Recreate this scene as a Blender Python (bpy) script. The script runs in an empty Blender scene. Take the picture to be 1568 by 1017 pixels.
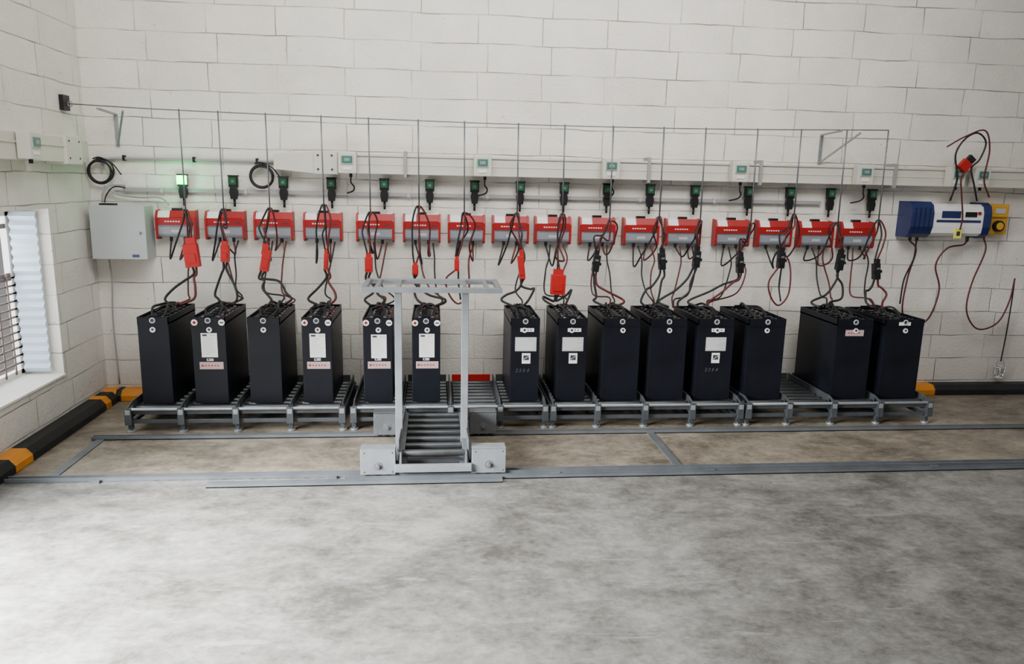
import bpy, bmesh, math, random
from mathutils import Vector, Matrix
random.seed(7)
S=bpy.context.scene

# ------------------------------------------------------------ materials
def mat(name,col,rough=.5,metal=0,noise=0,scale=8,bump=0,emit=None,es=0,coat=0,trans=0,spec=.5):
    m=bpy.data.materials.new(name); m.use_nodes=True; nt=m.node_tree; b=nt.nodes['Principled BSDF']
    b.inputs['Base Color'].default_value=(*col,1); b.inputs['Roughness'].default_value=rough
    b.inputs['Metallic'].default_value=metal; b.inputs['Specular IOR Level'].default_value=spec
    if coat: b.inputs['Coat Weight'].default_value=coat
    if trans: b.inputs['Transmission Weight'].default_value=trans
    if emit: b.inputs['Emission Color'].default_value=(*emit,1); b.inputs['Emission Strength'].default_value=es
    if noise or bump:
        tc=nt.nodes.new('ShaderNodeTexCoord'); n=nt.nodes.new('ShaderNodeTexNoise')
        n.inputs['Scale'].default_value=scale; n.inputs['Detail'].default_value=6
        nt.links.new(tc.outputs['Object'],n.inputs['Vector'])
        if noise:
            r=nt.nodes.new('ShaderNodeMapRange'); r.inputs[1].default_value=.3; r.inputs[2].default_value=.7
            r.inputs[3].default_value=1-noise; r.inputs[4].default_value=1+noise*.6
            nt.links.new(n.outputs['Fac'],r.inputs[0])
            mx=nt.nodes.new('ShaderNodeVectorMath'); mx.operation='SCALE'; mx.inputs[0].default_value=col
            nt.links.new(r.outputs[0],mx.inputs['Scale']); nt.links.new(mx.outputs[0],b.inputs['Base Color'])
        if bump:
            bp=nt.nodes.new('ShaderNodeBump'); bp.inputs['Strength'].default_value=bump; bp.inputs['Distance'].default_value=.01
            nt.links.new(n.outputs['Fac'],bp.inputs['Height']); nt.links.new(bp.outputs[0],b.inputs['Normal'])
    return m

def block_wall(name,swap,ox):
    m=bpy.data.materials.new(name); m.use_nodes=True; nt=m.node_tree; N=nt.nodes.new; Lk=nt.links.new
    b=nt.nodes['Principled BSDF']; b.inputs['Roughness'].default_value=.75
    tc=N('ShaderNodeTexCoord'); sp=N('ShaderNodeSeparateXYZ'); Lk(tc.outputs['Object'],sp.inputs[0])
    wob=N('ShaderNodeTexNoise'); wob.inputs['Scale'].default_value=2.2; wob.inputs['Detail'].default_value=6; Lk(tc.outputs['Object'],wob.inputs['Vector'])
    wm=N('ShaderNodeMath'); wm.operation='MULTIPLY_ADD'; wm.inputs[1].default_value=.04; wm.inputs[2].default_value=-.02; Lk(wob.outputs['Fac'],wm.inputs[0])
    ax=N('ShaderNodeMath'); ax.operation='ADD'; Lk(sp.outputs[1 if swap else 0],ax.inputs[0])
    ax.inputs[1].default_value=-ox+.4865*40
    ax2=N('ShaderNodeMath'); ax2.operation='ADD'; Lk(ax.outputs[0],ax2.inputs[0]); Lk(wm.outputs[0],ax2.inputs[1])
    az=N('ShaderNodeMath'); az.operation='ADD'; az.inputs[1].default_value=-.0961+4.0; Lk(sp.outputs[2],az.inputs[0])
    az2=N('ShaderNodeMath'); az2.operation='ADD'; Lk(az.outputs[0],az2.inputs[0]); Lk(wm.outputs[0],az2.inputs[1])
    cb=N('ShaderNodeCombineXYZ'); Lk(ax2.outputs[0],cb.inputs[0]); Lk(az2.outputs[0],cb.inputs[1])
    br=N('ShaderNodeTexBrick'); br.offset=.853; br.offset_frequency=2; br.squash=1
    br.inputs['Scale'].default_value=1; br.inputs['Mortar Size'].default_value=.0042; br.inputs['Mortar Smooth'].default_value=.5
    br.inputs['Brick Width'].default_value=.4865; br.inputs['Row Height'].default_value=.2; br.inputs['Bias'].default_value=0
    br.inputs['Color1'].default_value=(.76,.73,.67,1); br.inputs['Color2'].default_value=(.71,.68,.62,1); br.inputs['Mortar'].default_value=(.74,.71,.65,1)
    Lk(cb.outputs[0],br.inputs['Vector'])
    n1=N('ShaderNodeTexNoise'); n1.inputs['Scale'].default_value=2.7; n1.inputs['Detail'].default_value=7; Lk(tc.outputs['Object'],n1.inputs['Vector'])
    mr=N('ShaderNodeMapRange'); mr.inputs[1].default_value=.40; mr.inputs[2].default_value=.62; mr.inputs[3].default_value=.15; mr.inputs[4].default_value=.9; Lk(n1.outputs['Fac'],mr.inputs[0])
    mf=N('ShaderNodeMath'); mf.operation='MULTIPLY'; Lk(br.outputs['Fac'],mf.inputs[0]); Lk(mr.outputs[0],mf.inputs[1])
    n2=N('ShaderNodeTexNoise'); n2.inputs['Scale'].default_value=1.3; n2.inputs['Detail'].default_value=9; n2.inputs['Roughness'].default_value=.7; Lk(tc.outputs['Object'],n2.inputs['Vector'])
    m2=N('ShaderNodeMapRange'); m2.inputs[1].default_value=.3; m2.inputs[2].default_value=.7; m2.inputs[3].default_value=.82; m2.inputs[4].default_value=1.06; Lk(n2.outputs['Fac'],m2.inputs[0])
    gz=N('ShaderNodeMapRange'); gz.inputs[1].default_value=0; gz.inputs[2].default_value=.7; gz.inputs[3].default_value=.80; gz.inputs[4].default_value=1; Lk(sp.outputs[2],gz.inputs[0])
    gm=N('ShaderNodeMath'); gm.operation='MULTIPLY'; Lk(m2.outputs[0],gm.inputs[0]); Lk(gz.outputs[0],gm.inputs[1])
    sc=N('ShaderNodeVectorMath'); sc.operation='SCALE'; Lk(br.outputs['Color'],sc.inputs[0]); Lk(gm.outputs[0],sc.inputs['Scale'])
    mx=N('ShaderNodeMix'); mx.data_type='RGBA'; Lk(mf.outputs[0],mx.inputs[0]); Lk(sc.outputs[0],mx.inputs[6]); mx.inputs[7].default_value=(.17,.16,.145,1)
    n4=N('ShaderNodeTexNoise'); n4.inputs['Scale'].default_value=24; n4.inputs['Detail'].default_value=2; Lk(tc.outputs['Object'],n4.inputs['Vector'])
    m4=N('ShaderNodeMapRange'); m4.inputs[1].default_value=.71; m4.inputs[2].default_value=.75; m4.inputs[3].default_value=0; m4.inputs[4].default_value=.55; Lk(n4.outputs['Fac'],m4.inputs[0])
    mx2=N('ShaderNodeMix'); mx2.data_type='RGBA'; Lk(m4.outputs[0],mx2.inputs[0]); Lk(mx.outputs[2],mx2.inputs[6]); mx2.inputs[7].default_value=(.30,.28,.26,1)
    Lk(mx2.outputs[2],b.inputs['Base Color'])
    n3=N('ShaderNodeTexNoise'); n3.inputs['Scale'].default_value=45; n3.inputs['Detail'].default_value=5; Lk(tc.outputs['Object'],n3.inputs['Vector'])
    h=N('ShaderNodeMath'); h.operation='MULTIPLY_ADD'; h.inputs[1].default_value=-3; Lk(mf.outputs[0],h.inputs[0]); Lk(n3.outputs['Fac'],h.inputs[2])
    bp=N('ShaderNodeBump'); bp.inputs['Strength'].default_value=.7; bp.inputs['Distance'].default_value=.007
    Lk(h.outputs[0],bp.inputs['Height']); Lk(bp.outputs[0],b.inputs['Normal'])
    return m

def concrete():
    m=bpy.data.materials.new('polished_concrete'); m.use_nodes=True; nt=m.node_tree; N=nt.nodes.new; Lk=nt.links.new
    b=nt.nodes['Principled BSDF']
    tc=N('ShaderNodeTexCoord')
    def noise(scale,det,dist=0,rot=None,ro=.62):
        n=N('ShaderNodeTexNoise'); n.inputs['Scale'].default_value=scale; n.inputs['Detail'].default_value=det; n.inputs['Distortion'].default_value=dist
        n.inputs['Roughness'].default_value=ro
        if rot:
            mp=N('ShaderNodeMapping'); mp.inputs['Scale'].default_value=rot[0]; mp.inputs['Rotation'].default_value=(0,0,rot[1]); Lk(tc.outputs['Object'],mp.inputs[0]); Lk(mp.outputs[0],n.inputs['Vector'])
        else: Lk(tc.outputs['Object'],n.inputs['Vector'])
        return n
    a=noise(1.6,12,.5,None,.72); c=noise(4.5,12,.15,((1.0,1.7,1),.6),.78); d=noise(30,6)
    s=N('ShaderNodeMath'); s.operation='ADD'; Lk(a.outputs['Fac'],s.inputs[0]); Lk(c.outputs['Fac'],s.inputs[1])
    d2=N('ShaderNodeMath'); d2.operation='MULTIPLY_ADD'; d2.inputs[1].default_value=.34; Lk(d.outputs['Fac'],d2.inputs[0]); Lk(s.outputs[0],d2.inputs[2])
    cr=N('ShaderNodeValToRGB'); e=cr.color_ramp.elements
    mr=N('ShaderNodeMapRange'); mr.inputs[1].default_value=.98; mr.inputs[2].default_value=1.38; Lk(d2.outputs[0],mr.inputs[0]); Lk(mr.outputs[0],cr.inputs[0])
    e[0].color=(.066,.062,.055,1); e[1].color=(.215,.208,.190,1); k=cr.color_ramp.elements.new(.5); k.color=(.135,.130,.118,1)
    n5=noise(.9,7,.3); m5=N('ShaderNodeMapRange'); m5.inputs[1].default_value=.56; m5.inputs[2].default_value=.68; m5.inputs[3].default_value=0; m5.inputs[4].default_value=.55; Lk(n5.outputs['Fac'],m5.inputs[0])
    mx5=N('ShaderNodeMix'); mx5.data_type='RGBA'; mx5.blend_type='MULTIPLY'; Lk(m5.outputs[0],mx5.inputs[0]); Lk(cr.outputs[0],mx5.inputs[6]); mx5.inputs[7].default_value=(.58,.55,.51,1)
    n6=noise(7,5,.6,((.35,2.6,1),.9),.6); m6=N('ShaderNodeMapRange'); m6.inputs[1].default_value=.62; m6.inputs[2].default_value=.70; m6.inputs[3].default_value=0; m6.inputs[4].default_value=.38; Lk(n6.outputs['Fac'],m6.inputs[0])
    mx6=N('ShaderNodeMix'); mx6.data_type='RGBA'; Lk(m6.outputs[0],mx6.inputs[0]); Lk(mx5.outputs[2],mx6.inputs[6]); mx6.inputs[7].default_value=(.30,.285,.26,1)
    n7=noise(14,3,.2); m7=N('ShaderNodeMapRange'); m7.inputs[1].default_value=.68; m7.inputs[2].default_value=.74; m7.inputs[3].default_value=0; m7.inputs[4].default_value=.55; Lk(n7.outputs['Fac'],m7.inputs[0])
    mx7=N('ShaderNodeMix'); mx7.data_type='RGBA'; Lk(m7.outputs[0],mx7.inputs[0]); Lk(mx6.outputs[2],mx7.inputs[6]); mx7.inputs[7].default_value=(.045,.042,.038,1)
    sp=N('ShaderNodeSeparateXYZ'); Lk(tc.outputs['Object'],sp.inputs[0])
    st=N('ShaderNodeMapRange'); st.inputs[1].default_value=-1.72; st.inputs[2].default_value=-1.66; Lk(sp.outputs[1],st.inputs[0])
    tn=N('ShaderNodeMix'); tn.data_type='RGBA'; tn.blend_type='MULTIPLY'; Lk(st.outputs[0],tn.inputs[0]); Lk(mx7.outputs[2],tn.inputs[6]); tn.inputs[7].default_value=(1.18,1.05,.89,1)
    Lk(tn.outputs[2],b.inputs['Base Color'])
    rr=N('ShaderNodeMapRange'); rr.inputs[3].default_value=.26; rr.inputs[4].default_value=.58; Lk(c.outputs['Fac'],rr.inputs[0]); Lk(rr.outputs[0],b.inputs['Roughness'])
    bp=N('ShaderNodeBump'); bp.inputs['Strength'].default_value=.18; bp.inputs['Distance'].default_value=.004; Lk(d2.outputs[0],bp.inputs['Height']); Lk(bp.outputs[0],b.inputs['Normal'])
    return m

M={}
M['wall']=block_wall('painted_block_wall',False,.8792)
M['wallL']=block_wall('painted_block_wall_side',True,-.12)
M['plaster']=mat('white_reveal_paint',(.74,.72,.68),.7,noise=.06,scale=5,bump=.2)
M['floor']=concrete()
M['navy']=mat('battery_steel_black',(.0048,.0058,.010),.42,noise=.4,scale=5,spec=.24)
M['black']=mat('black_plastic',(.007,.007,.008),.45,spec=.35)
M['blackg']=mat('black_rubber_cable',(.009,.009,.010),.5,spec=.35)
M['redc']=mat('dark_red_cable',(.085,.010,.010),.5,spec=.35)
M['red']=mat('charger_red',(.30,.008,.010),.42,noise=.08,scale=12,spec=.35)
M['redp']=mat('connector_red',(.38,.009,.009),.45,spec=.35)
M['silver']=mat('charger_grey',(.24,.255,.29),.4,metal=.1,noise=.08,scale=10)
M['white']=mat('white_label',(.74,.74,.73),.55)
M['pink']=mat('brand_label_grey_pink',(.42,.31,.31),.5)
M['grey']=mat('label_grey',(.42,.43,.43),.5)
M['dgrey']=mat('dark_fitting_grey',(.10,.10,.11),.5)
M['chalk']=mat('chalk_marking',(.11,.11,.11),.8)
M['ink']=mat('ink',(.03,.03,.035),.6)
M['steel']=mat('galvanised_steel',(.30,.32,.34),.42,metal=.55,noise=.15,scale=14,bump=.05)
M['rack']=mat('rack_grey_paint',(.065,.072,.08),.45,metal=.35,noise=.25,scale=9)
M['roller']=mat('roller_steel',(.075,.08,.085),.38,metal=.7,noise=.15,scale=20)
M['cart']=mat('cart_zinc',(.28,.30,.32),.4,metal=.5,noise=.15,scale=10)
M['cartd']=mat('cart_zinc_dark',(.15,.16,.17),.42,metal=.5,noise=.2,scale=10)
M['rail']=mat('rail_steel',(.16,.175,.19),.42,metal=.55,noise=.2,scale=6)
M['cream']=mat('trunking_cream',(.56,.545,.48),.5,noise=.04,scale=6)
M['cab']=mat('cabinet_grey',(.38,.405,.41),.42,noise=.05,scale=5)
M['pvc']=mat('conduit_pvc',(.28,.28,.28),.5)
M['teal']=mat('meter_window_green',(.05,.16,.12),.25)
M['yel']=mat('hazard_yellow',(.62,.22,.012),.5,noise=.15,scale=12)
M['hblk']=mat('guard_black',(.010,.010,.011),.5,noise=.3,scale=9,spec=.35)
M['blue']=mat('charger_blue',(.009,.018,.095),.35)
M['yb']=mat('yellow_box',(.55,.29,.02),.45)
M['green']=mat('status_lamp_green',(.008,.075,.03),.3)
M['lit']=mat('status_lamp_lit',(.01,.8,.2),.3,emit=(.01,1,.16),es=8)
M['ylab']=mat('warning_label',(.75,.72,.10),.5)
M['corr']=mat('corrugated_plastic',(.55,.64,.74),.3)
M['bar']=mat('window_bar',(.16,.12,.10),.5)
M['glass']=mat('clear_glass',(.9,.95,.95),.05,trans=1)

# ------------------------------------------------------------ mesh builder
class B:
    def __init__(s): s.bm=bmesh.new(); s.mats=[]
    def mi(s,m):
        if m not in s.mats: s.mats.append(m)
        return s.mats.index(m)
    def _set(s,vs,m,smooth=False):
        i=s.mi(m); fs=set()
        for v in vs:
            for f in v.link_faces: fs.add(f)
        for f in fs: f.material_index=i; f.smooth=smooth
    def box(s,x0,x1,y0,y1,z0,z1,m,rot=None,bev=0):
        c=Vector(((x0+x1)/2,(y0+y1)/2,(z0+z1)/2)); T=Matrix.Translation(c)
        if rot: T=T@rot
        T=T@Matrix.Diagonal((abs(x1-x0),abs(y1-y0),abs(z1-z0),1))
        r=bmesh.ops.create_cube(s.bm,size=1,matrix=T); s._set(r['verts'],m)
        if bev:
            es=list({e for v in r['verts'] for e in v.link_edges})
            q=bmesh.ops.bevel(s.bm,geom=es,offset=bev,segments=2,affect='EDGES',profile=.6)
            i=s.mi(m)
            for f in q['faces']: f.material_index=i
        return r['verts']
    def bar(s,a,b,w,h,m,up=(0,0,1)):
        a=Vector(a); b=Vector(b); d=(b-a); L=d.length; d.normalize(); u=Vector(up)
        if abs(d.dot(u))>.98: u=Vector((0,1,0))
        x=u.cross(d).normalized(); z=d.cross(x)
        R=Matrix((x,d,z)).transposed().to_4x4()
        T=Matrix.Translation((a+b)/2)@R@Matrix.Diagonal((w,L,h,1))
        r=bmesh.ops.create_cube(s.bm,size=1,matrix=T); s._set(r['verts'],m)
    def cyl(s,a,b,r,m,seg=16,r2=None):
        a=Vector(a); b=Vector(b); d=b-a; L=d.length
        q=d.to_track_quat('Z','Y').to_matrix().to_4x4()
        o=bmesh.ops.create_cone(s.bm,cap_ends=True,segments=seg,radius1=r,radius2=r if r2 is None else r2,depth=L,matrix=Matrix.Translation((a+b)/2)@q)
        s._set(o['verts'],m)
        for v in o['verts']:
            for f in v.link_faces:
                if len(f.verts)==4: f.smooth=True
    def tube(s,pts,r,m,seg=8,sub=6,smooth=True):
        P=[Vector(p) for p in pts]
        if smooth and len(P)>2:
            Q=[]; E=[P[0]*2-P[1]]+P+[P[-1]*2-P[-2]]
            for i in range(1,len(E)-2):
                p0,p1,p2,p3=E[i-1:i+3]
                for k in range(sub):
                    t=k/sub
                    Q.append(.5*((2*p1)+(p2-p0)*t+(2*p0-5*p1+4*p2-p3)*t*t+(3*p1-p0-3*p2+p3)*t**3))
            Q.append(P[-1]); P=Q
        i=s.mi(m); rings=[]; n=None
        for k,p in enumerate(P):
            t=(P[min(k+1,len(P)-1)]-P[max(k-1,0)])
            if t.length<1e-9: t=Vector((0,0,1))
            t.normalize()
            if n is None: n=t.orthogonal().normalized()
            n=n-t*n.dot(t)
            if n.length<1e-6: n=t.orthogonal()
            n.normalize(); bb=t.cross(n)
            rings.append([s.bm.verts.new(p+n*(r*math.cos(2*math.pi*j/seg))+bb*(r*math.sin(2*math.pi*j/seg))) for j in range(seg)])
        for a,b in zip(rings,rings[1:]):
            for j in range(seg):
                f=s.bm.faces.new((a[j],a[(j+1)%seg],b[(j+1)%seg],b[j])); f.material_index=i; f.smooth=True
        for rg in (rings[0],rings[-1]):
            f=s.bm.faces.new(rg); f.material_index=i
    def prism(s,prof,axis,a,b,m,smooth=False):
        def P(u,v,t):
            return {'x':(t,u,v),'y':(u,t,v),'z':(u,v,t)}[axis]
        A=[s.bm.verts.new(P(u,v,a)) for u,v in prof]; C=[s.bm.verts.new(P(u,v,b)) for u,v in prof]; i=s.mi(m); n=len(prof)
        for k in range(n):
            f=s.bm.faces.new((A[k],A[(k+1)%n],C[(k+1)%n],C[k])); f.material_index=i; f.smooth=smooth
        for r in (A,C):
            f=s.bm.faces.new(r); f.material_index=i
    def ring(s,c,axis,R,r,m,seg=24):
        pts=[]
        for k in range(seg+1):
            a=2*math.pi*k/seg; u,v=R*math.cos(a),R*math.sin(a)
            pts.append({'y':(c[0]+u,c[1],c[2]+v),'x':(c[0],c[1]+u,c[2]+v),'z':(c[0]+u,c[1]+v,c[2])}[axis])
        s.tube(pts,r,m,smooth=False)
    def done(s,name,loc=(0,0,0),bevel=0,base=None):
        bmesh.ops.recalc_face_normals(s.bm,faces=s.bm.faces)
        me=bpy.data.meshes.new(name); s.bm.to_mesh(me); s.bm.free()
        for m in s.mats: me.materials.append(M[m])
        o=bpy.data.objects.new(name,me); o.location=loc; S.collection.objects.link(o)
        if bevel:
            b=o.modifiers.new('bevel','BEVEL'); b.width=bevel; b.segments=2; b.limit_method='ANGLE'; b.angle_limit=math.radians(50)
        return o

# ------------------------------------------------------------ room shell
b=B(); b.box(-.3,11,-10,0.3,-.12,0,'floor'); b.done('floor')
b=B(); b.box(-.3,11,0,.3,0,4.2,'wall'); b.done('wall_back')
YW0,YW1,ZW0,ZW1=-2.05,-.64,.345,1.465
YD0,YD1,ZD=-5.2,-2.55,2.4
b=B()
for (y0,y1,z0,z1) in ((YW1,0,0,4.2),(YW0,YW1,0,ZW0),(YW0,YW1,ZW1,4.2),(YD1,YW0,0,4.2),(YD0,YD1,ZD,4.2),(-10,YD0,0,4.2)):
    b.box(-.3,0,y0,y1,z0,z1,'wallL')
b.done('wall_left')

# window: deep reveal, sill, corrugated strip, barred frame
b=B()
b.box(-.302,.012,YW0,YW1+.002,ZW0-.001,ZW0+.012,'plaster')
b.box(-.29,-.25,YW0,YW1,ZW0+.012,ZW0+.05,'plaster'); b.box(-.29,-.25,YW0,YW1,ZW1-.05,ZW1,'plaster')
for y in (YW0+.02,(YW0+YW1)/2,YW1-.02): b.box(-.29,-.25,y-.02,y+.02,ZW0+.02,ZW1,'plaster')
z=ZW0+.09
while z<ZW1-.45:
    b.box(-.262,-.25,YW0,YW1,z,z+.012,'bar'); z+=.052
b.box(-.268,-.256,YW0,YW1,ZW1-.47,ZW1-.42,'bar'); b.box(-.268,-.256,YW0,YW1,ZW1-.13,ZW1-.10,'bar')
y=YW0+.1
while y<YW1-.03:
    b.cyl((-.245,y,ZW0+.03),(-.245,y,ZW1-.42),.006,'bar',8); y+=.12
prof=[]
n=36
for k in range(n+1):
    zz=ZW0+.03+(ZW1-ZW0-.05)*k/n
    prof.append((YW1-.02-(.022 if k%2 else 0),zz))
prof+= [(YW1-.008,prof[-1][1]),(YW1-.008,prof[0][1])]
b.prism([(p[0],p[1]) for p in prof],'x',-.235,-.07,'corr')
b.done('window_1')

# guard curbs (trim)
def curb(name,along,segs):
    b=B(); pr=[(0,0),(.125,0),(.125,.045),(.09,.085),(0,.085)]
    for a0,a1,m in segs:
        if along=='y': b.prism([(u+.002,v) for u,v in pr],'y',a0,a1,m)
        else: b.prism([(-u-.002,v) for u,v in pr],'x',a0,a1,m)
    return b.done(name,bevel=.006)
curb('trim_1','y',[(-2.5,-1.55,'hblk'),(-1.55,-1.36,'yel'),(-1.36,-.34,'hblk'),(-.34,-.25,'yel'),(-.25,-.14,'hblk')])
curb('trim_2','x',[(.002,.10,'yel'),(.10,.14,'hblk'),(.14,.34,'yel'),(.34,6.46,'hblk'),(6.46,6.73,'yel'),(6.73,10.9,'hblk')])

# ------------------------------------------------------------ floor track
b=B()
def chan(x0,x1,y,w=.05,h=.025,m='rail'):
    b.box(x0,x1,y-w/2,y+w/2,0,.006,m); b.box(x0,x1,y-w/2,y-w/2+.007,0,h,m); b.box(x0,x1,y+w/2-.007,y+w/2,0,h,m)
chan(.14,10.5,-1.68); chan(.30,10.5,-.985,.04)
chan(1.25,2.9,-1.80,.045,.022); chan(2.0,10.5,-1.755,.03,.02)
b.box(.33,.38,-1.655,-1.005,0,.006,'rail'); b.box(3.98,4.03,-1.655,-1.005,0,.006,'rail')
for x in (.6,1.9,3.2,4.15,5.6,7): b.box(x,x+.05,-1.73,-1.71,0,.015,'rail')
b.done('floor_track_rails')

# ------------------------------------------------------------ battery racks
slots=[[.47,.825,1.18,1.535,1.90],[1.94,2.28,2.62,2.965,3.30],[3.32,3.655,4.0,4.345,4.72],[4.745,5.07,5.41,5.765,6.17]]
YF,YB=-.84,-.15
for bi,sl in enumerate(slots):
    b=B(); x0,x1=sl[0],sl[-1]
    b.box(x0,x1,YF-.015,YF+.02,.125,.155,'rack'); b.box(x0,x1,YF-.012,YF+.005,.062,.088,'rack')
    b.box(x0,x1,YB-.015,YB+.015,.10,.15,'rack'); b.box(x0,x1,-.52,-.49,.09,.12,'rack')
    b.cyl((x0+.01,YF-.03,.165),(x1-.01,YF-.03,.165),.011,'steel',10)
    for k,x in enumerate(sl):
        e=.018 if k==0 else(-.018 if k==4 else 0); X=x+e
        b.box(X-.016,X+.016,YF-.03,YB+.02,.10,.150,'rack')
        b.box(X-.005,X+.005,YF+.05,YB+.02,.150,.205,'rack')
        b.bar((X,YF+.05,.195),(X+.0,YF-.045,.165),.008,.02,'rack')
        b.box(X-.022,X+.022,YF-.045,YF-.03,.06,.175,'rack')
        b.box(X-.016,X+.016,YF-.048,YF-.045,.13,.165,'steel')
        for y in (YF,YB):
            b.box(X-.014,X+.014,y-.014,y+.014,.02,.13,'rack')
            b.cyl((X,y,0),(X,y,.012),.028,'steel',12); b.cyl((X,y,.012),(X,y,.05),.009,'steel',8)
        if k in(0,4): b.box(X-.012,X+.012,YF,YB,.05,.075,'rack')
    for k in range(4):
        a,c=sl[k]+.022+(.018 if k==0 else 0),sl[k+1]-.022-(.018 if k==3 else 0)
        y=YF+.06
        while y<YB-.03:
            b.cyl((a,y,.148),(c,y,.148),.019,'roller',12); y+=.085
        b.box(a,c,YB-.01,YB,.15,.21,'redp' if (bi==1 and k==2) else 'rack')
    b.done('battery_rack',bevel=.002)

# ------------------------------------------------------------ batteries
def battery(cx,w,style,yf=-.76,yb=-.19):
    b=B(); H=.60; z0=0; h=w/2; d=yb-yf; t=.006
    b.box(-h,h,0,d,0,H-.035,'navy',bev=.004)
    for (xa,xb2,ya,yb2) in ((-h,h,0,t),(-h,h,d-t,d),(-h,-h+t,0,d),(h-t,h,0,d)):
        b.box(xa,xb2,ya,yb2,H-.05,H,'navy')
    b.box(-h+.004,h-.004,-.004,0,H-.055,H-.004,'navy')
    for yy in(.02,d-.02):
        b.box(-.03,.03,yy-.004,yy+.004,H-.02,H+.012,'navy')
    b.ring((0,-.006,H-.022),'y',.016,.004,'grey',18)
    b.cyl((0,-.0055,H-.022),(0,-.003,H-.022),.012,'ink',14)
    R=random.uniform
    sx0=R(-.008,.008)
    b.cyl((sx0,-.006,H-.085),(sx0,-.001,H-.085),.018,'white',18); b.cyl((sx0,-.007,H-.083),(sx0,-.005,H-.083),.009,'ink',12)
    n=6
    for i in range(n):
        for j in range(2):
            cxx=(-.5+j)*(w-.02)/2; cy=.03+(d-.06)*(i+.5)/n
            b.box(cxx-(w-.03)/4,cxx+(w-.03)/4,cy-(d-.06)/n/2+.004,cy+(d-.06)/n/2-.004,H-.036,H-.018,'black')
            b.cyl((cxx,cy,H-.02),(cxx,cy,H-.004),.012,'dgrey' if style in('W','V') else 'black',10)
            b.cyl((cxx+.03,cy,H-.02),(cxx+.03,cy,H-.010),.008,'redp' if (i+j)%2 and style=='W' else 'dgrey',8)
        if i<n-1: b.box(-.05,.0,cy-.01,cy+.01,H-.018,H-.008,'black')
    for s in(-1,1):
        b.tube([(s*.04,d*.2,H-.01),(s*.05+R(-.02,.02),d*.35,H+R(.02,.04)),(s*.03+R(-.03,.03),d*.55,H+R(.02,.045)),(s*.03,d*.72,H+R(.02,.05)),(s*.01,d*.85,H+.02)],.009,'blackg')
    b.tube([(-.06,d*.4,H),(-.02,d*.5,H+R(.03,.05)),(.05,d*.45,H+R(.02,.05)),(.07,d*.3,H+.0)],.008,'blackg')
    f=-.0015
    if style=='W':
        o=R(-.006,.006)
        zc=H-.20+R(-.006,.006); b.box(-.05+o,.055+o,f,.0,zc-.078,zc+.088,'white')
        for k in range(9): b.box(-.042+o,.045+o-R(0,.045),f-.0006,f,zc+.055-.014*k,zc+.0575-.014*k,'grey')
        b.box(-.04+o,-.01+o,f-.0006,f,zc+.068,zc+.080,'ink'); b.box(.01+o,.045+o,f-.0006,f,zc+.07,zc+.076,'grey')
        b.box(-.07,.085,f,.0,H-.357,H-.307,'pink'); b.box(-.058,-.044,f-.0006,f,H-.339,H-.325,'redp')
        for k in range(5): b.box(-.035+k*.020,-.024+k*.020,f-.0006,f,H-.336,H-.328,'redp')
        b.box(-.022,.022,f,.0,H-.300,H-.283,'grey'); b.cyl((-.01,f-.001,H-.29),(-.01,f,H-.29),.006,'ink',10)
        for sx in(-1,1):
            b.cyl((sx*(h-.022),-.005,H-.035),(sx*(h-.022),-.0005,H-.035),.021,'white',16)
        b.box(-h+.010,-h+.034,-.0065,-.005,H-.039,H-.031,'redp'); b.box(-h+.018,-h+.026,-.0065,-.005,H-.047,H-.023,'redp')
        b.box(h-.034,h-.010,-.0065,-.005,H-.039,H-.031,'ink')
    elif style in('G','V'):
        b.box(-.07,.08,f,.0,H-.235,H-.135,'grey')
        for k in range(6): b.box(-.06,.07-R(0,.06),f-.0006,f,H-.15-.014*k,H-.147-.014*k,'white')
        b.box(-.02,.04,f,.0,H-.325,H-.25,'white'); b.box(-.01,.03,f-.0006,f,H-.30,H-.265,'ink')
        for k in range(3): b.box(-.004+.012*k,.002+.012*k,f-.0010,f-.0006,H-.294+.008*k,H-.287+.008*k,'white')
        b.box(-.035,.06,-.0052,-.003,H-.095,H-.070,'white')
        for k in range(4): b.box(-.025+k*.02,-.018+k*.02,-.0058,-.0052,H-.088,H-.077,'ink')
        if style=='G':
            for k,xx in enumerate((-.06,-.035,-.01,.02)):
                b.tube([(xx,f,H-.365-.004*k),(xx+.012,f,H-.363),(xx+.010,f,H-.372),(xx,f,H-.386),(xx+.014,f,H-.384+.003*k)],.0008,'chalk',seg=4,sub=3)
    elif style=='P':
        b.box(-.07,.07,f,.0,H-.125,H-.080,'pink')
        for k in range(5): b.box(-.05+k*.020,-.039+k*.020,f-.0006,f,H-.106,H-.098,'redp')
    elif style=='T':
        b.box(-.05,.04,-.0052,-.003,H-.045,H-.020,'white')
    return b.done('forklift_battery',loc=(cx,yf,.169),bevel=0)
BAT=[(.645,.20,'N'),(1.0,.22,'W'),(1.36,.215,'N'),(1.71,.20,'W'),(2.12,.20,'W'),(2.45,.195,'W'),(3.14,.205,'G'),(3.475,.21,'V'),
     (3.83,.27,'N'),(4.17,.27,'N'),(4.52,.27,'G'),(4.90,.28,'N'),(5.57,.28,'P'),(5.955,.30,'T')]
for cx,w,st in BAT: battery(cx,w,st)

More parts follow.
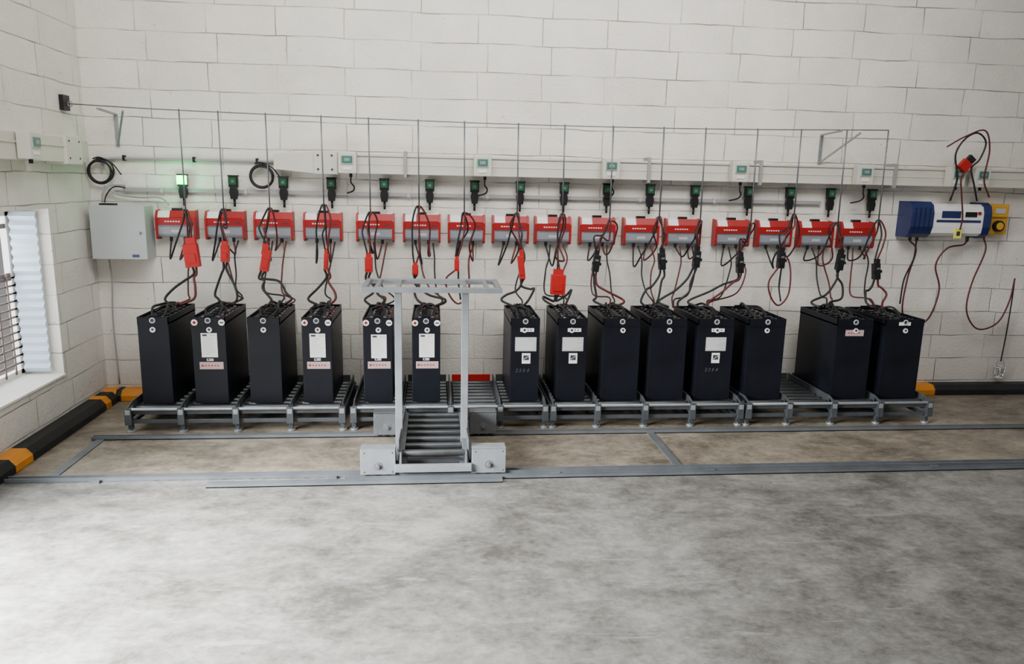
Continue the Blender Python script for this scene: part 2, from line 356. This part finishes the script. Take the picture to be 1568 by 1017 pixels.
# ------------------------------------------------------------ chargers
CH=[.61,.96,1.31,1.67,2.06,2.41,2.75,3.09,3.42,3.77,4.12,4.46,4.86,5.21,5.56,5.91]
def charger(cx):
    b=B(); w=.285; h=w/2
    b.box(-h+.01,h-.01,-.012,-.001,.0,.205,'white')
    pr=[(-.012,.010),(-.055,.010),(-.073,.018),(-.080,.034),(-.080,.105),(-.012,.15)]
    b.prism(pr,'x',-h+.016,h-.016,'silver')
    b.box(-h+.03,h-.03,-.0815,-.08,.088,.092,'dgrey')
    ck=[(-.001,-.005),(-.070,-.005),(-.088,.01),(-.092,.150),(-.062,.205),(-.001,.210)]
    for s0 in(-h,h-.016): b.prism(ck,'x',s0,s0+.016,'red')
    b.prism([(-.074,.100),(-.087,.100),(-.087,.152),(-.074,.158)],'x',-h+.016,h-.016,'red')
    b.prism([(-.074,.150),(-.084,.156),(-.056,.206),(-.046,.200)],'x',-h+.10,h-.016,'red')
    b.prism([(-.074,.150),(-.081,.154),(-.053,.202),(-.046,.200)],'x',-h+.016,-h+.10,'white')
    for k in range(6): b.box(-.075+k*.019,-.063+k*.019,-.0885,-.087,.122,.131,'white')
    b.box(.075,.11,-.0885,-.087,.120,.130,'ink')
    b.box(-.035,.035,-.0815,-.079,.045,.066,'grey')
    for sx in(-.05,.05): b.cyl((sx,-.045,-.02),(sx,-.045,.02),.012,'black',10)
    b.box(-.035,.035,-.045,-.012,.203,.222,'black')
    return b.done('battery_charger',loc=(cx,0,1.235),bevel=.002)
for c in CH: charger(c)

# ------------------------------------------------------------ status lamps
SW=[.67,1.03,1.39,1.74,2.13,2.47,2.81,3.16,3.50,3.84,4.18,4.54,4.98,5.32,5.66,6.01]
for i,x in enumerate(SW):
    b=B(); g='lit' if i==0 else 'green'
    b.box(-.034,.034,-.07,-.035,.085,.17,'black',bev=.005)
    if i==0: b.box(-.036,.036,-.080,-.066,.10,.165,g,bev=.004)
    else: b.box(-.025,.025,-.078,-.07,.105,.158,g)
    b.box(-.038,.038,-.065,-.035,.165,.175,'black')
    b.prism([(-.022,.09),(.022,.09),(.030,.05),(.022,.0),(-.022,.0),(-.030,.05)],'y',-.068,-.036,'black')
    b.cyl((0,-.045,-.055),(0,-.045,.0),.009,'blackg',8)
    if i: b.box(-.010,.010,-.0785,-.078,.12,.14,'dgrey')
    b.done('charge_status_lamp',loc=(x,0,1.53))

# ------------------------------------------------------------ suspension wire, rods and brackets
RD=[.75,1.01,1.33,1.71,2.04,2.39,2.72,3.11,3.45,3.81,4.19,4.51,4.91,5.25,5.61,5.94]
b=B(); YR=-.29
b.tube([(.04,YR-.01,2.155),(.75,YR,2.135),(2,YR,2.118),(3.1,YR,2.108),(4.5,YR,2.115),(5.94,YR,2.145)],.004,'rail',seg=6)
b.box(.002,.03,-.36,-.27,2.11,2.21,'black'); b.ring((.045,YR-.01,2.155),'y',.016,.004,'steel')
def zr(x): return 2.135-.027*math.sin(math.pi*(x-.75)/5.2)
ROD_END=[]
for i,x in enumerate(RD):
    ze=1.47+random.uniform(-.05,.05); ROD_END.append(ze)
    b.tube([(x,YR,zr(x)+.01),(x+.004,YR,ze)],.0055,'rail',seg=6,smooth=False)
    b.ring((x+.004,YR,ze-.012),'y',.012,.003,'rail',12)
for x in (.22,5.56):
    b.box(x-.012,x+.012,-.012,-.001,1.89,2.12,'steel'); b.bar((x,-.002,2.115),(x,-.30,2.13),.02,.012,'steel'); b.bar((x,-.01,1.90),(x+.16,-.29,2.12),.012,.012,'steel')
b.done('cable_suspension_wire')

# ------------------------------------------------------------ charging cables with connectors
CN=[.79,1.02,1.30,1.726,2.03,2.366,2.67,3.15,3.43,3.715,4.22,4.49,4.835,5.16,5.64,5.945]
CZ=[1.16,1.17,1.13,1.12,1.10,1.06,1.10,1.10,.97,1.13,1.15,1.17,1.13,1.17,1.16,1.09]
CS=[(.10,.21,-.10),(.055,.15,.05),(.06,.20,.2),(.03,.15,.05),(.055,.14,.0),(.045,.09,0),(.035,.11,0),(.045,.22,-.12),(.11,.19,.03)]+[(.05,.16,R_) for R_ in (.12,-.1,.05,-.08,.0,.1,-.12)]
TGT=[.66,1.02,1.38,1.72,2.10,2.46,None,3.12,3.44,3.80,4.12,4.30,4.56,None,5.50,5.90]
for i in range(16):
    b=B(); cx=CH[i]; rx=RD[i]+.004; ze=ROD_END[i]-.02; nx,nz=CN[i],CZ[i]; w,h,rot=CS[i]; red=i<9
    col='redp' if red else 'black'; yc=-.33; R=random.uniform
    R1=Matrix.Rotation(rot,4,'Y')
    b.box(nx-w/2,nx+w/2,yc-.028,yc+.022,nz-h*.5,nz+h*.28,col,rot=R1,bev=.004)
    b.box(nx-w*.34,nx+w*.34,yc-.02,yc+.014,nz+h*.1,nz+h*.5,col,rot=R1)
    b.box(nx-w*.3,nx+w*.3,yc-.034,yc-.027,nz-h*.35,nz-h*.05,col,rot=R1)
    if not red:
        b.box(nx-w*.7,nx+w*.7,yc-.03,yc-.018,nz-h*.18,nz-h*.05,'black',rot=R1); b.box(nx-w*.25,nx+w*.25,yc-.036,yc-.03,nz+.0,nz+.015,'dgrey',rot=R1)
    dx=math.sin(rot)*h/2
    for s,mm in ((-1,'blackg'),(1,'redc')):
        x0=cx+.05*s; o=.009*s; q=R(-.06,.06)
        side=1 if nx>=rx else -1
        b.tube([(x0,-.045,1.222),(x0+R(-.05,.05),-.11,1.15+R(-.10,.02)),(x0+(rx-x0)*.4+R(-.04,.04),-.20,1.22+R(-.07,.03)),(rx+.018*s-.03*side+q*.6,-.25,1.37+R(-.04,.03)),(rx+o,-.29,ze+.02),(rx+.028*side+o+q*.4,-.31,ze-.09+R(-.03,.02)),(nx+o+q*.5,-.33,nz+h*.5+.10),(nx+o+dx,yc,nz+h*.45)],.0066,mm)
    if TGT[i] is not None:
        tx=TGT[i]+R(-.03,.03)
        for s,mm in ((-1,'blackg'),(1,'blackg' if i%3 else 'redc')):
            o=.013*s; q=R(-.05,.05); z1=nz-h*.5
            b.tube([(nx+o-dx,yc,nz-h*.45),(nx+o-dx+R(-.025,.025),yc,z1-.05),(nx+(tx-nx)*.25+.03*s+q,-.34,z1*.6+.82*.4+R(-.03,.02)),(nx+(tx-nx)*.6+R(.03,.10)*s+q*.6,-.36,.90+R(-.04,.02)),(tx+R(.05,.12)*s,-.38,.835),(tx+.035*s,-.44,.80)],.0088,mm)
    else:
        b.tube([(nx-.012,yc,nz-h*.45),(nx-.08,yc,.98),(nx-.05,yc,.86),(nx+.02,yc,.80),(nx+.09,yc,.90),(nx+.09,-.30,1.12),(cx+.06,-.06,1.222)],.0068,'redc')
        b.tube([(nx+.012,yc,nz-h*.45),(nx+.015,yc+.02,.95),(nx+.03,yc,.83)],.0065,'blackg')
    if i not in(6,13):
        for j in range(1 if i in(0,3,7) else 2):
            tx=TGT[i]+.05+R(-.03,.05); x0=cx+.085-.10*j; q=R(-.08,.08)
            b.tube([(x0,-.055,1.225),(x0+R(-.02,.03),-.10,1.12),(x0+q*.6,-.14,1.0+R(-.04,.04)),(x0+(tx-x0)*.3+q,-.20,.88+R(-.04,.03)),(tx+.03+q*.5,-.28,.81+R(.0,.04)),(tx-.02,-.42,.795)],.0062,'blackg' if (i+j)%2 else 'redc')
    b.done('charging_cable_with_connector')

# ------------------------------------------------------------ busbar trunking
b=B()
b.box(1.93,10.6,-.11,-.001,1.742,1.872,'cream'); b.box(1.93,10.6,-.113,-.11,1.80,1.810,'cream')
b.box(1.93,10.6,-.120,-.11,1.862,1.878,'cream'); b.box(1.93,10.6,-.120,-.11,1.736,1.748,'cream')
b.box(1.63,1.80,-.15,-.001,1.725,1.892,'cream',bev=.006)
V=[b.bm.verts.new(p) for p in ((1.33,-.08,1.755),(1.33,-.001,1.755),(1.33,-.001,1.865),(1.33,-.08,1.865),(1.63,-.13,1.73),(1.63,-.001,1.73),(1.63,-.001,1.885),(1.63,-.13,1.885))]
ci=b.mi('cream')
for q in ((0,1,2,3),(4,5,6,7),(0,1,5,4),(1,2,6,5),(2,3,7,6),(3,0,4,7)):
    b.bm.faces.new([V[k] for k in q]).material_index=ci
for x in(2.28,4.13,5.02,6.13): b.box(x,x+.022,-.135,-.001,1.715,1.905,'pvc')
for x in (1.66,1.76):
    for z in(1.76,1.86): b.cyl((x,-.153,z),(x,-.149,z),.009,'ink',8)
b.done('busbar_trunking',bevel=.003)
b=B()
b.box(.001,.12,-2.5,-.46,1.765,1.92,'cream'); b.box(.12,.127,-2.5,-.46,1.86,1.87,'cream')
b.box(.001,.14,-.62,-.40,1.75,1.935,'cream',bev=.006)
b.prism([(.001,-.40),(.13,-.40),(.06,-.12),(.001,-.12)],'z',1.77,1.915,'cream')
for y in(-.58,-.44): b.cyl((.14,y,1.79),(.143,y,1.79),.008,'ink',8); b.cyl((.14,y,1.90),(.143,y,1.90),.008,'ink',8)
b.cyl((.06,-.95,1.70),(.06,-.95,1.765),.02,'cream')
b.done('busbar_trunking',bevel=.003)
def meter(loc,rotz=0,cable=False):
    b=B()
    b.box(-.065,.065,-.075,0,-.075,.08,'cream',bev=.006); b.box(-.045,.045,-.082,-.074,-.01,.055,'grey'); b.box(-.038,.038,-.086,-.081,-.002,.048,'teal')
    b.box(-.02,.02,-.088,-.085,.012,.034,'silver'); b.box(-.03,.03,-.08,-.074,-.05,-.03,'white')
    b.cyl((.02,-.03,-.10),(.02,-.03,-.07),.012,'black',10)
    if cable: b.tube([(.02,-.03,-.10),(.02,-.03,-.14),(.04,-.01,-.17),(.03,.02,-.20),(-.02,.07,-.22)],.006,'blackg')
    o=b.done('tap_off_meter_box',loc=loc); o.rotation_euler=(0,0,rotz)
for k,x in enumerate((1.875,2.86,3.83,4.84,5.85,6.62,6.83)): meter((x,-.127,1.81),0,k<5)
meter((.128,-1.13,1.845),math.pi/2)

# ------------------------------------------------------------ conduits, coils, cabinet
b=B()
b.tube([(.10,-.03,1.73),(.13,-.03,1.79),(.2,-.02,1.805),(.6,-.02,1.806),(1.35,-.02,1.808)],.010,'pvc')
for x in(.26,.75,1.2): b.box(x-.008,x+.008,-.035,-.001,1.79,1.83,'blackg')
b.done('cable_conduit')
b=B()
b.box(.24,5.60,-.030,-.001,1.573,1.600,'pvc')
for k in range(9): b.box(.5+.6*k,.52+.6*k,-.034,-.001,1.568,1.605,'cab')
b.done('cable_conduit')
b=B()
b.tube([(.12,-.06,1.61),(.2,-.04,1.55),(.35,-.04,1.53),(.5,-.04,1.53),(.56,-.045,1.48)],.006,'pvc')
b.tube([(.10,-.06,1.49),(.11,-.06,1.56),(.16,-.05,1.61),(.26,-.04,1.615)],.007,'pvc')
b.tube([(.12,-.07,1.49),(.13,-.06,1.54),(.18,-.05,1.60),(.26,-.04,1.60)],.005,'blackg')
b.done('cabinet_feed_cables')
for (x,z,R0) in((.10,1.71,.085),(1.235,1.70,.085)):
    b=B()
    for k in range(4): b.ring((x+random.uniform(-.006,.006),-.04-.008*k,z+random.uniform(-.006,.006)),'y',R0-.003*k,.0065,'blackg',28)
    b.box(x-.012,x+.012,-.075,-.001,z+R0-.02,z+R0+.012,'blackg'); b.tube([(x-.05,-.04,z+.09),(x,-.04,z+.10),(x+.08,-.04,z+.06),(x+.14,-.04,z-.02)],.005,'blackg')
    b.done('cable_coil')
b=B()
b.box(.06,.43,-.17,-.001,1.095,1.47,'cab'); b.box(.055,.435,-.19,-.172,1.09,1.475,'cab',bev=.004)
b.cyl((.40,-.197,1.28),(.40,-.19,1.28),.011,'steel'); b.box(.397,.403,-.199,-.196,1.272,1.288,'ink')
b.box(.26,.40,-.1915,-.190,1.13,1.135,'grey'); 
for z in(1.15,1.42): b.cyl((.058,-.178,z-.02),(.058,-.178,z+.02),.006,'steel',8)
b.box(.1,.2,-.12,-.05,1.47,1.485,'black'); b.box(.33,.38,-.1905,-.1895,1.105,1.125,'blue')
b.tube([(.12,-.08,1.095),(.12,-.06,.9),(.10,-.05,.6),(.11,-.05,.12)],.006,'pvc')
b.done('electrical_cabinet')

# ------------------------------------------------------------ blue charger, yellow box on the right
b=B()
pr=[(-.001,1.33),(-.13,1.33),(-.17,1.36),(-.19,1.42),(-.19,1.53),(-.17,1.59),(-.13,1.615),(-.001,1.615)]
b.prism(pr,'x',6.28,6.47,'blue'); b.prism(pr,'x',6.90,6.965,'blue')
b.prism([(-.001,1.345),(-.14,1.345),(-.175,1.37),(-.182,1.42),(-.182,1.53),(-.165,1.58),(-.13,1.60),(-.001,1.60)],'x',6.47,6.90,'white')
for x in(6.31,6.35,6.39,6.43): b.box(x,x+.006,-.193,-.189,1.38,1.57,'black')
b.box(6.54,6.70,-.187,-.181,1.49,1.545,'blue'); b.box(6.74,6.84,-.187,-.181,1.50,1.54,'black'); b.box(6.50,6.88,-.185,-.181,1.455,1.475,'blue')
b.cyl((6.86,-.19,1.53),(6.86,-.18,1.53),.014,'red'); b.box(6.66,6.72,-.195,-.182,1.33,1.41,'ylab'); b.box(6.675,6.705,-.197,-.195,1.35,1.385,'ink')
for x in(6.36,6.42,6.86): b.cyl((x,-.08,1.30),(x,-.08,1.34),.013,'black',10)
b.done('wall_mounted_charger',bevel=.003)
b=B()
b.box(6.985,7.165,-.12,-.001,1.36,1.605,'yb',bev=.012); b.box(7.0,7.15,-.135,-.12,1.50,1.59,'yb',bev=.006)
b.cyl((7.075,-.15,1.43),(7.075,-.12,1.43),.045,'black',20); b.cyl((7.075,-.158,1.43),(7.075,-.15,1.43),.030,'yb',20); b.box(7.03,7.12,-.138,-.134,1.53,1.57,'grey')
b.box(7.17,7.185,-.08,-.03,1.45,1.5,'black'); b.cyl((7.02,-.06,1.33),(7.02,-.06,1.365),.012,'black',10)
b.done('isolator_switch_box',bevel=.002)
b=B()
b.tube([(6.36,-.08,1.30),(6.42,-.09,1.22),(6.37,-.10,1.0),(6.36,-.10,.72),(6.46,-.10,.60),(6.60,-.10,.66),(6.66,-.10,.90),(6.60,-.10,1.10),(6.68,-.10,1.24),(6.82,-.09,1.27),(6.86,-.08,1.30)],.007,'redc')
b.tube([(6.42,-.08,1.30),(6.40,-.10,1.15),(6.34,-.1,.98),(6.33,-.1,.78)],.0065,'blackg')
b.tube([(7.02,-.06,1.33),(7.02,-.1,1.22),(6.94,-.1,.95),(6.93,-.1,.72),(7.05,-.1,.57),(7.22,-.1,.62),(7.30,-.1,.80),(7.32,-.1,1.0)],.0065,'redc')
b.tube([(7.32,-.1,1.0),(7.34,-.08,.8),(7.36,-.05,.5),(7.34,-.06,.28)],.005,'blackg')
b.tube([(6.58,-.20,1.625),(6.60,-.22,1.80),(6.56,-.22,1.98),(6.62,-.22,2.10),(6.72,-.22,2.15),(6.80,-.22,2.08),(6.76,-.23,1.95),(6.70,-.23,1.88),(6.74,-.23,1.76),(6.80,-.21,1.63)],.007,'blackg')
b.tube([(6.48,-.22,2.04),(6.62,-.22,2.12),(6.78,-.22,2.17),(6.84,-.22,2.02),(6.82,-.23,1.80),(6.90,-.21,1.66)],.006,'redc')
b.tube([(6.66,-.23,1.90),(6.62,-.24,1.80),(6.64,-.24,1.68),(6.69,-.22,1.5),(6.69,-.21,1.40)],.006,'redc')
b.box(6.60,6.68,-.25,-.21,1.86,1.94,'redp',rot=Matrix.Rotation(.7,4,'Y'),bev=.004); b.box(6.66,6.72,-.24,-.21,1.93,1.97,'blackg',rot=Matrix.Rotation(.7,4,'Y'))
b.done('hanging_charger_cables')
b=B()
b.cyl((0,0,.0),(0,0,.09),.032,'glass',18,.040); b.ring((0,0,.09),'z',.041,.003,'white'); b.ring((0,0,.0),'z',.032,.003,'white')
for k in range(6):
    a=k*math.pi/3; b.tube([(.033*math.cos(a),.033*math.sin(a),0),(.042*math.cos(a),.042*math.sin(a),.09)],.0018,'white',smooth=False)
b.tube([(-.04,0,.09),(-.02,0,.15),(.02,0,.15),(.04,0,.09)],.0025,'steel')
b.done('hanging_filler_cup',loc=(7.34,-.06,.14))

# ------------------------------------------------------------ transfer cart
b=B()
XL,XR=2.315,2.695
for x,s in((XL,1),(XR,-1)):
    b.box(x-.006,x+.006,-1.72,-.90,.045,.150,'cartd'); b.box(min(x,x+.035*s),max(x,x+.035*s),-1.72,-.90,.045,.053,'cartd')
    b.box(x-.022,x+.022,-1.66,-.95,.143,.151,'cartd')
    b.bar((x,-.98,.185),(x-.012*s,-1.70,.185),.006,.065,'cartd')
    for y in(-1.60,-1.45,-1.30,-1.15,-1.0): b.cyl((x-.012*s,y,.125),(x-.02*s,y,.125),.011,'steel',10)
y=-1.66
while y<-.88:
    b.cyl((XL+.012,y,.128),(XR-.012,y,.128),.020,'roller',16); b.cyl((XL,y,.128),(XR,y,.128),.008,'steel',8); y+=.118
b.box(XL-.03,XR+.03,-1.745,-1.72,.04,.085,'cart'); b.box(XL+.03,XR-.03,-1.60,-1.56,.04,.06,'rack'); b.box(XL,XR,-1.02,-.985,.035,.06,'rack')
b.box(XL,XR,-1.30,-1.26,.035,.06,'rack')
def bogie(x0,x1,y,front):
    m='cart' if front else 'cartd'
    b.box(x0,x1,y-.045,y-.038,.022,.175,m); b.box(x0,x1,y+.038,y+.045,.022,.175,m); b.box(x0,x1,y-.045,y+.045,.168,.176,m)
    cx=(x0+x1)/2
    b.cyl((cx,y-.025,.058),(cx,y+.025,.058),.052,'black',20); b.cyl((cx,y-.062,.075),(cx,y-.045,.075),.013,'dgrey',6); b.cyl((cx,y-.048,.075),(cx,y-.044,.075),.026,'dgrey',16)
    for dx,dz in((.02,.04),(.02,.155)):
        b.cyl((x0+dx,y-.048,dz),(x0+dx,y-.044,dz),.006,'dgrey',8); b.cyl((x1-dx,y-.048,dz),(x1-dx,y-.044,dz),.006,'dgrey',8)
    b.cyl((x0+.04,y-.025,.045),(x0+.04,y+.025,.045),.038,'black',16)
    b.cyl((x1-.04,y-.025,.045),(x1-.04,y+.025,.045),.038,'black',16)
for (x0,x1) in((2.085,2.285),(2.725,2.925)):
    bogie(x0,x1,-1.68,True); bogie(x0+.02,x1-.0,-.985,False)
for x in(2.285,2.725): b.box(x-.012,x+.012,-1.64,-1.02,.03,.075,'cartd')
for x in(2.295,2.69):
    b.box(x-.021,x+.021,-1.475,-1.435,.05,1.062,'cart'); b.box(x-.03,x+.03,-1.50,-1.42,.045,.055,'cart')
    b.bar((x,-1.455,.33),(x,-1.28,.15),.02,.02,'cart')
b.box(2.085,2.905,-1.52,-1.49,1.055,1.085,'cart'); b.box(2.085,2.905,-1.13,-1.10,1.055,1.085,'cart')
for x in(2.10,2.89): b.box(x-.015,x+.015,-1.50,-1.12,1.055,1.085,'cart')
for x in(2.17,2.295,2.69,2.82): b.box(x-.012,x+.012,-1.50,-1.12,1.059,1.081,'cart')
b.done('battery_transfer_cart',bevel=.002)

# ------------------------------------------------------------ light
w=bpy.data.worlds.new('World'); S.world=w; w.use_nodes=True
bg=w.node_tree.nodes['Background']; bg.inputs[0].default_value=(1,.98,.95,1); bg.inputs[1].default_value=.31
def area(name,loc,target,sx,sy,e,col=(1,1,1),spread=180):
    l=bpy.data.lights.new(name,'AREA'); l.shape='RECTANGLE'; l.size=sx; l.size_y=sy; l.energy=e; l.color=col; l.spread=math.radians(spread)
    o=bpy.data.objects.new(name,l); o.location=loc; o.rotation_euler=(Vector(target)-Vector(loc)).to_track_quat('-Z','Y').to_euler(); S.collection.objects.link(o)
area('daylight_door',(-.40,-3.6,1.4),(.9,-3.3,.0),1.8,1.3,620,(.96,.985,1),100)
area('overhead_wall_fill',(3.2,-3.0,4.4),(3.1,-.2,2.3),5,1.6,150,(1,.97,.93),120)  # added overhead fill lamp aimed at the back wall; no skylight is built
area('daylight_window',(-.5,-1.35,.95),(1,-1.35,.85),1.7,1.5,75,(.9,.96,1))
l=bpy.data.lights.new('lit_status_lamp_glow','POINT'); l.energy=1.5; l.color=(.03,1,.25); l.shadow_soft_size=.02
o=bpy.data.objects.new('lit_status_lamp_glow',l); o.location=(.67,-.13,1.665); S.collection.objects.link(o)

# ------------------------------------------------------------ camera
psi,th,rho=.1038,.1973,.0216
F=Vector((math.sin(psi)*math.cos(th),math.cos(psi)*math.cos(th),-math.sin(th)))
r0=Vector((math.cos(psi),-math.sin(psi),0)); u0=r0.cross(F)
Rv=math.cos(rho)*r0+math.sin(rho)*u0; Uv=-math.sin(rho)*r0+math.cos(rho)*u0
cam=bpy.data.cameras.new('camera'); cam.sensor_width=36; cam.lens=36*1147.23/1568; cam.clip_start=.05
co=bpy.data.objects.new('camera',cam); S.collection.objects.link(co)
Mx=Matrix((Rv,Uv,-F)).transposed().to_4x4(); Mx.translation=Vector((2.5144,-5.8642,1.6970)); co.matrix_world=Mx
S.camera=co
